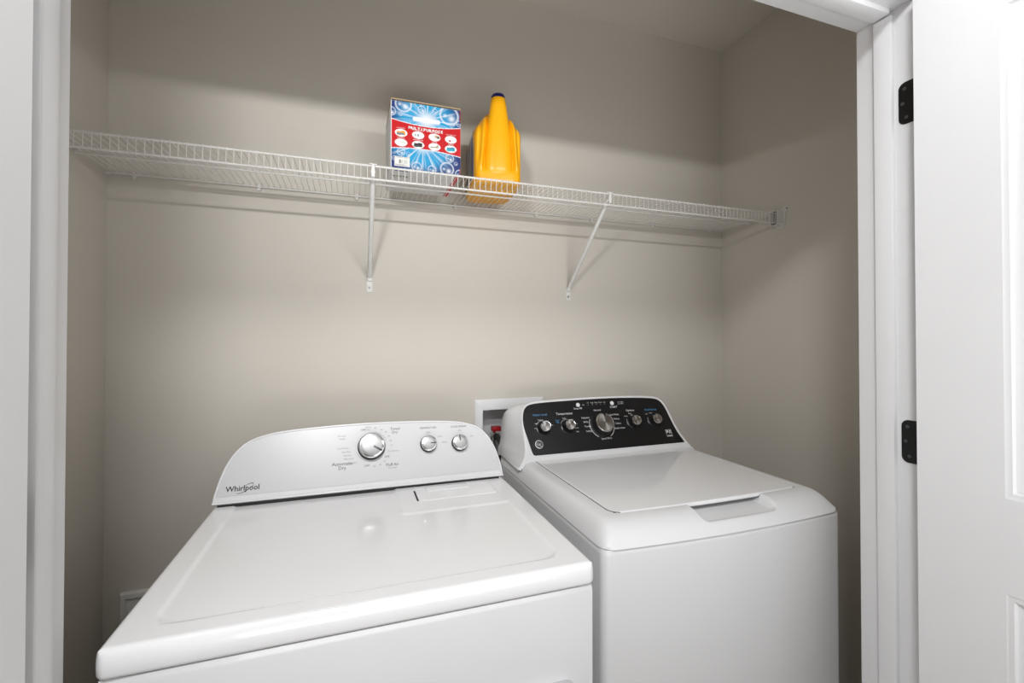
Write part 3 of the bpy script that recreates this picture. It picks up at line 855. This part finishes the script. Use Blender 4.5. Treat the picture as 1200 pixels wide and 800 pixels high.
# brand wordmark and swirl
mw = MB()
text(mw, 'Whirlpool', .0180, fnD, -.2565, .0345, bold=.018, sx=.98)
sw = []
for k in range(25):
    t = k/24; a = math.radians(200 + 300*t)
    sw.append((-.2505 + .019*math.cos(a)*(1-.15*t) + .004*math.sin(a), .0395 + .0085*math.sin(a) + .0075*math.cos(a)))
for k in range(24):
    if 7 < k < 9: continue
    p, q = sw[k], sw[k+1]; wd = .0007*math.sin((k+.5)/24*PI)+.0003
    mw.add([fnD(p[0], p[1]-wd), fnD(q[0], q[1]-wd), fnD(q[0], q[1]+wd), fnD(p[0], p[1]+wd)], [(0, 1, 2, 3)])
mw.build('brand_lettering', M_INK, dryer, smooth=False)

# ================================================================== WASHER
VX0, VX1, VY0, VY1 = .4885, 1.1735, -.800, -.075
ZSM = .9165; ZW = .960
washer = thing('washer', 'white top-load washer with black control panel and five steel dials', 'washer', ((VX0+VX1)/2, (VY0+VY1)/2, 0))
vcx = (VX0+VX1)/2; vh = (VX1-VX0)/2
def bow(p):
    k = max(0.0, min(1.0, (-.30-p[1])/.5))
    return (p[0], p[1] - .0155*(1-((p[0]-vcx)/vh)**2)*k, p[2])
mb = slab(VX0+.002, VX1-.002, VY0+.004, VY1, .014, lambda X, Y: np.full(X.shape, ZSM-.0025), [(.0, ZSM-.0035), (.0025, ZSM-.008), (.003, ZSM-.014), (.003, .03)],
          coords(VX0+.002, VX1-.002, .03, [(VX0, VX0+.02, .003), (VX1-.02, VX1, .003)]), coords(VY0+.004, VY1, .05, [(VY0, VY0+.02, .003)]), ywarp=bow)
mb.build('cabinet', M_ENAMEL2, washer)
MB().box(VX0+.01, VX1-.01, VY0+.03, VY1-.02, .012, .035).build('plinth', M_KNOBGRY, washer, smooth=False)
for sx in (VX0+.05, VX1-.05):
    for sy in (VY0+.06, VY1-.06):
        MB().tube([(sx, sy, 0), (sx, sy, .03)], .018, 14).build('foot', M_KNOBBLK, washer)
LX0, LX1, LY0, LY1 = .5520, 1.1150, -.7230, -.2600
def zwash(X, Y):
    d1 = np.clip((X-VX0)/.050, 0, 1); d2 = np.clip((VX1-X)/.050, 0, 1); d3 = np.clip((Y-VY0)/.075, 0, 1)
    g = lambda t, p: 1-(1-t)**p
    z = ZSM + (ZW-ZSM)*g(d1, 3.2)*g(d2, 3.2)*g(d3, 2.6)
    sd = sd_rrect(X, Y, LX0-.003, LX1+.003, LY0-.003, LY1+.003, .030)
    z = z - .012*(1-sst(-.004, .0, sd))
    # hand recess under the lid's front edge
    hr = sd_rrect(X, Y, .748, .975, -.785, -.66, .020)
    zr = .9265 + .020*sst(-.762, -.790, Y)*0
    m_ = 1-sst(-.012, .003, hr)
    z = z*(1-m_) + np.minimum(z, .9375 + .05*(Y+.76))*m_
    return z
xs = coords(VX0, VX1, .010, [(VX0, VX0+.030, .0025), (.543, .556, .0015), (.735, .775, .0022), (.95, .99, .0022), (1.108, 1.124, .0015), (VX1-.030, VX1, .0025)])
ys = coords(VY0, VY1, .014, [(VY0, -.70, .0022)])
mb = slab(VX0, VX1, VY0, VY1, .030, zwash, [(.0004, ZSM-.0012), (-.003, ZSM-.002)], xs, ys, ywarp=bow)
mb.build('top_cover', M_PLASTIC, washer, ang=50)
# seam shadow strip
mb = slab(VX0+.005, VX1-.005, VY0+.007, VY1, .025, lambda X, Y: np.full(X.shape, ZSM-.001), [(0, ZSM-.006)],
          coords(VX0+.005, VX1-.005, .03, [(VX0, VX0+.03, .004), (VX1-.03, VX1, .004)]), coords(VY0+.007, VY1, .05, [(VY0, VY0+.03, .004)]), ywarp=bow)
mb.build('seam', M_GAP, washer)
# lid
def zlid(X, Y):
    d = np.minimum.reduce([X-LX0, LX1-X, Y-LY0])
    r = .0035; e = np.clip(r-d, 0, r)
    return ZW+.0012 - (r-np.sqrt(r*r-e*e))
xs = coords(LX0, LX1, .014, [(LX0, LX0+.030, .0018), (LX1-.030, LX1, .0018)])
ys = coords(LY0, LY1, .014, [(LY0, LY0+.030, .0018)])
mb = slab(LX0, LX1, LY0, LY1, .026, zlid, [(.0, ZW-.006), (-.001, ZW-.008)], xs, ys, ywarp=bow)
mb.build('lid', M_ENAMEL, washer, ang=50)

# dark strip drawn as the shade in the lid's left joint
gp = []
for k in range(41):
    t = k/40
    if t < .82: gp.append((LX0-.0012, LY1-.012 + (LY0+.028-LY1+.012)*t/.82))
    else:
        a = PI + (t-.82)/.18*PI*.42; gp.append((LX0+.026+.0272*math.cos(a), LY0+.026+.0272*math.sin(a)))
mbg = MB().tube([bow((x, y, ZW-.0012)) for x, y in gp], .0016, 6)
mbg.build('lid_gap_shade', M_GAP, washer)
# console
PW = Plane(-.265, .98, 30)
bl_pts = [(.546, -.004), (.538, .045), (.530, .096), (.5335, .130), (.545, .158), (.566, .1705), (.62, .1745), (.694, .1765), (.80, .1785), (.90, .1785), (.99, .1755), (1.058, .1705), (1.083, .163), (1.097, .144), (1.1035, .115), (1.110, .070), (1.118, .035), (1.1335, -.004)]
bs = smoothpoly([(.566, -.004), (.547, -.004), (.5425, .014)] + bl_pts[1:-1] + [(1.130, .006), (1.135, -.004), (1.120, -.004)], 2, closed=False)
black = bs[::-1]
sh_half = [(-.343, -.044), (-.334, -.028), (-.320, -.012), (-.311, .010), (-.3070, .045), (-.3060, .09)]
shell = [(.8310+a, h) for a, h in sh_half] + [(.5290, .130), (.538, .158), (.560, .1775), (.60, .1835), (.694, .1865), (.80, .188), (.90, .188), (.99, .1855), (1.062, .1805), (1.092, .1715), (1.108, .149), (1.1150, .115), (1.1215, .070), (1.1315, .035), (1.1450, .004), (1.1580, -.018), (1.168, -.032), (1.1735, -.044)]
shell = smoothpoly(shell, 2, closed=False)[::-1]
sN = len(shell)
mb = MB()
def flare(P, k, y, zk, hs=1.0):
    """section further back: pushed towards the full width, standing upright"""
    o = []
    for x, h in P:
        s_ = (x-.831)/.343
        e = math.copysign(min(.3425, abs(x-.831)*(1+k)), s_)
        o.append((.831+e, y + 0*h, zk + max(-.03, h*hs)))
    return o
front = offset_poly(shell, -.004)
mb.loft([Lp(offset_poly(shell, -.0072), -.0006, PW), Lp(front, .0, PW), Lp(offset_poly(shell, -.0012), -.0015, PW), Lp(shell, -.005, PW),
         [(x2*.5+a*.5, y2*.5+b2*.5, z2*.5+c*.5) for (x2, y2, z2), (a, b2, c) in zip(Lp(shell, -.005, PW), flare(shell, .09, -.150, .975, .835))],
         flare(shell, .09, -.150, .975, .835), flare(shell, .10, -.115, .975, .81), flare(shell, .08, VY1+.003, .97, .76)])
mb.build('console_shell', M_PLASTIC, washer, ang=50)
mb = MB().loft([Lp(black, -.002, PW), Lp(black, .0006, PW), Lp(offset_poly(black, -.0006), .001, PW)])
mb.build('control_panel', M_BLACK, washer, ang=30)
# dials
for x, h, r, hg, a in ((.5985, .083, .0185, .026, 135), (.6885, .083, .0185, .026, 118), (.8185, .081, .0335, .030, 82), (.9480, .083, .0185, .026, 130), (1.0355, .083, .0185, .026, 118)):
    dial(PW, x, h, r, hg, washer, a, 'steel')
fnW = lambda a, h, n=0: PW.P(a, h, .0014+n)
# white arc round the main dial
ma = MB()
def arc(m_, cx, ch, r0, r1, a0, a1, seg=32):
    for k in range(seg):
        a = math.radians(a0+(a1-a0)*k/seg); b2 = math.radians(a0+(a1-a0)*(k+1)/seg)
        m_.add([fnW(cx+r0*math.cos(a), ch+r0*math.sin(a)), fnW(cx+r0*math.cos(b2), ch+r0*math.sin(b2)), fnW(cx+r1*math.cos(b2), ch+r1*math.sin(b2)), fnW(cx+r1*math.cos(a), ch+r1*math.sin(a))], [(0, 1, 2, 3)])
arc(ma, .8185, .081, .0462, .0478, 150, 240); arc(ma, .8185, .081, .0462, .0478, 300, 392)
for cx in (.5985, .6885, .948, 1.0355): arc(ma, cx, .083, .0262, .0270, 60 if cx < .7 else 150, 150 if cx < .7 else 200, 14)
for s_, x, h, sz in (('Temperature', .686, .1265, .0115), ('Deep Fill', .742, .143, .0090), ('START', .885, .1405, .0105), ('Options', .9475, .1245, .0105),
                     ('Normal', .816, .133, .0090), ('Delicates', .762, .108, .0082), ('Bulky', .7605, .093, .0082), ('Towels', .7625, .077, .0082), ('Sanitize', .765, .060, .0082),
                     ('Cold Wash', .878, .113, .0082), ('Whites', .8825, .097, .0082), ('Colors', .885, .080, .0082), ('Active Wear', .886, .063, .0082), ('Speed Wash', .823, .030, .0082),
                     ('Auto', .573, .083, .0062), ('Small', .5775, .099, .0062), ('Medium', .594, .1105, .0062), ('Large', .616, .106, .0062), ('Super', .629, .091, .0062),
                     ('Cold', .681, .1115, .0062), ('Warm', .719, .075, .0062), ('Hot', .721, .062, .0062), ('Tap Cold', .716, .089, .0052),
                     ('None', .923, .105, .0062), ('Fabric', .943, .1145, .0055), ('Extra', .950, .1085, .0055), ('Off', 1.012, .108, .0062), ('Soak', 1.031, .1115, .0062)):
    text(ma, s_, sz, fnW, x, h)
for k, s_ in enumerate(('Fill', 'Soak', 'Wash', 'Rinse', 'Spin')):
    text(ma, s_, .0056, fnW, .786+.0165*k, .1625); arc(ma, .786+.0165*k, .157, .0001, .0011, 0, 360, 8)
text(ma, 'Start Delay', .0052, fnW, .917, .160); text(ma, 'Lid Locked', .0052, fnW, .917, .1535); text(ma, 'ON', .0052, fnW, .7665, .1560)
ma.build('panel_lettering', M_INKW, washer, smooth=False)
ma = MB()
text(ma, 'Water Level', .0105, fnW, .595, .1275); text(ma, 'Wash Boost', .0105, fnW, 1.034, .1225); text(ma, 'Cold', .0075, fnW, .655, .105); text(ma, 'Tap', .0075, fnW, .655, .098)
ma.build('blue_lettering', M_INKB, washer, smooth=False)
for x in (.7455, .882):
    k = MB().lathe([(.0075, 0), (.0075, .0022), (.0062, .0034), (.0001, .0036)], 28).build('button', M_RIM if False else M_INKW, washer, local=True)
    k.location = Vector(PW.P(x, .1585, .0008)) - wloc(washer); k.rotation_euler = PW.euler()
# round monogram badge
mb = MB()
arc(mb, .5725, .031, .0112, .0142, 0, 360, 40)
for q in range(4):
    a0 = 90*q + 20
    for k in range(8):
        a = math.radians(a0+k*9); r0 = .0085+.0012*math.sin(k/7*PI)
        b2 = math.radians(a0+(k+1)*9)
        mb.add([fnW(.5725+(r0-.001)*math.cos(a), .031+(r0-.001)*math.sin(a)), fnW(.5725+(r0-.001)*math.cos(b2), .031+(r0-.001)*math.sin(b2)), fnW(.5725+r0*math.cos(b2), .031+r0*math.sin(b2)), fnW(.5725+r0*math.cos(a), .031+r0*math.sin(a))], [(0, 1, 2, 3)])
text(mb, 'G', .0125, fnW, .5695, .0275, bold=.02); text(mb, 'E', .0125, fnW, .5765, .0250, bold=.02)
mb.build('brand_badge', M_RIM, washer, smooth=False)
# small square badge
mb = MB()
for p in ((1.068, .0215, 1.092, .0235), (1.068, .025, 1.092, .026), (1.068, .0455, 1.092, .0465), (1.068, .029, 1.0695, .0455), (1.0905, .029, 1.092, .0455), (1.072, .036, 1.079, .043), (1.081, .033, 1.088, .0355), (1.083, .038, 1.0885, .043)):
    mb.add([fnW(p[0], p[1]), fnW(p[2], p[1]), fnW(p[2], p[3]), fnW(p[0], p[3])], [(0, 1, 2, 3)])
mb.build('guarantee_badge', M_INKW, washer, smooth=False)

# ================================================================== RECESSED WATER BOX
wb = thing('water_supply_box', 'white recessed plastic water supply box in the wall behind the washer', 'box', (.556, 0, .86))
fo = rrect(.4205, .6925, .825, 1.1265, .004, 4); fi = rrect(WX0, WX1, WZ0, WZ1, .003, 4)
mb = MB().loft([[(p[0], .0, p[1]) for p in fo], [(p[0], -.004, p[1]) for p in fo], [(p[0], -.006, p[1]) for p in offset_poly(fo, -.003)], [(p[0], -.006, p[1]) for p in fi], [(p[0], .001, p[1]) for p in fi]], cap0=False, cap1=False)
mb.build('frame', M_PLASTIC, wb)
mb = MB().loft([[(p[0], -.001, p[1]) for p in fi], [(p[0], .088, p[1]) for p in offset_poly(fi, -.004)]], cap0=False, cap1=True)
mb.build('recess', M_RECESS, wb)
def valve(x, label_mat):
    t = MB()
    t.tube([(x, .050, .875), (x, .050, .985)], .009, 14); t.tube([(x, .055, .985), (x, .018, .985)], .010, 14)
    t.tube([(x, .018, .985), (x, .006, .985)], .0145, 6)
    v = t.build('valve', M_BRASS, wb)
    h_ = MB().box(x-.011, x+.024, .018, .044, 1.001, 1.019, .003); h_.tube([(x, .03, .985), (x, .03, 1.003)], .005, 10)
    h_.build('valve_handle', label_mat, v)
    p = []
    for k in range(21):
        tt = k/20; p.append((x+.004*math.sin(tt*3), -.005 - .035*math.sin(min(1, tt*2.2)*PI/2), .985 - .18*tt*tt - .02*tt))
    MB().tube(p, .0085, 12).build('hose', M_HOSE, v)
valve(.506, M_REDV); valve(.610, mat('blue_valve_plastic', (.02, .08, .35), .35, noise=.05))

# ================================================================== WALL OUTLET
ot = thing('wall_outlet', 'white wall outlet plate low on the back wall left of the dryer', 'outlet', (-.571, 0, .537))
P0 = (-.6305, -.5115, .475, .6175)
def pf(d, y): return [(P0[0]+d, y, P0[2]+d), (P0[1]-d, y, P0[2]+d), (P0[1]-d, y, P0[3]-d), (P0[0]+d, y, P0[3]-d)]
MB().loft([pf(0, 0), pf(0, -.010), pf(.003, -.0155), pf(.015, -.0175), pf(.017, -.012), pf(.018, -.010)], cap0=False).build('plate', M_CLIP, ot, ang=20)
mb = MB().lathe([(.0265, 0), (.0265, .006), (.0245, .0075), (.0001, .0078)], 28).xform(lambda p: (-.571+p[0], -.010-p[2], .546+p[1])).build('socket', M_CLIP, ot)
for (a, bz) in ((-.012, 8), (.012, 8), (0, -12)):
    MB().box(-.571+a-.0018, -.571+a+.0018, -.0185, -.0165, .546+bz/1000-.007, .546+bz/1000+.007).build('slot', M_GAP, ot, smooth=False)
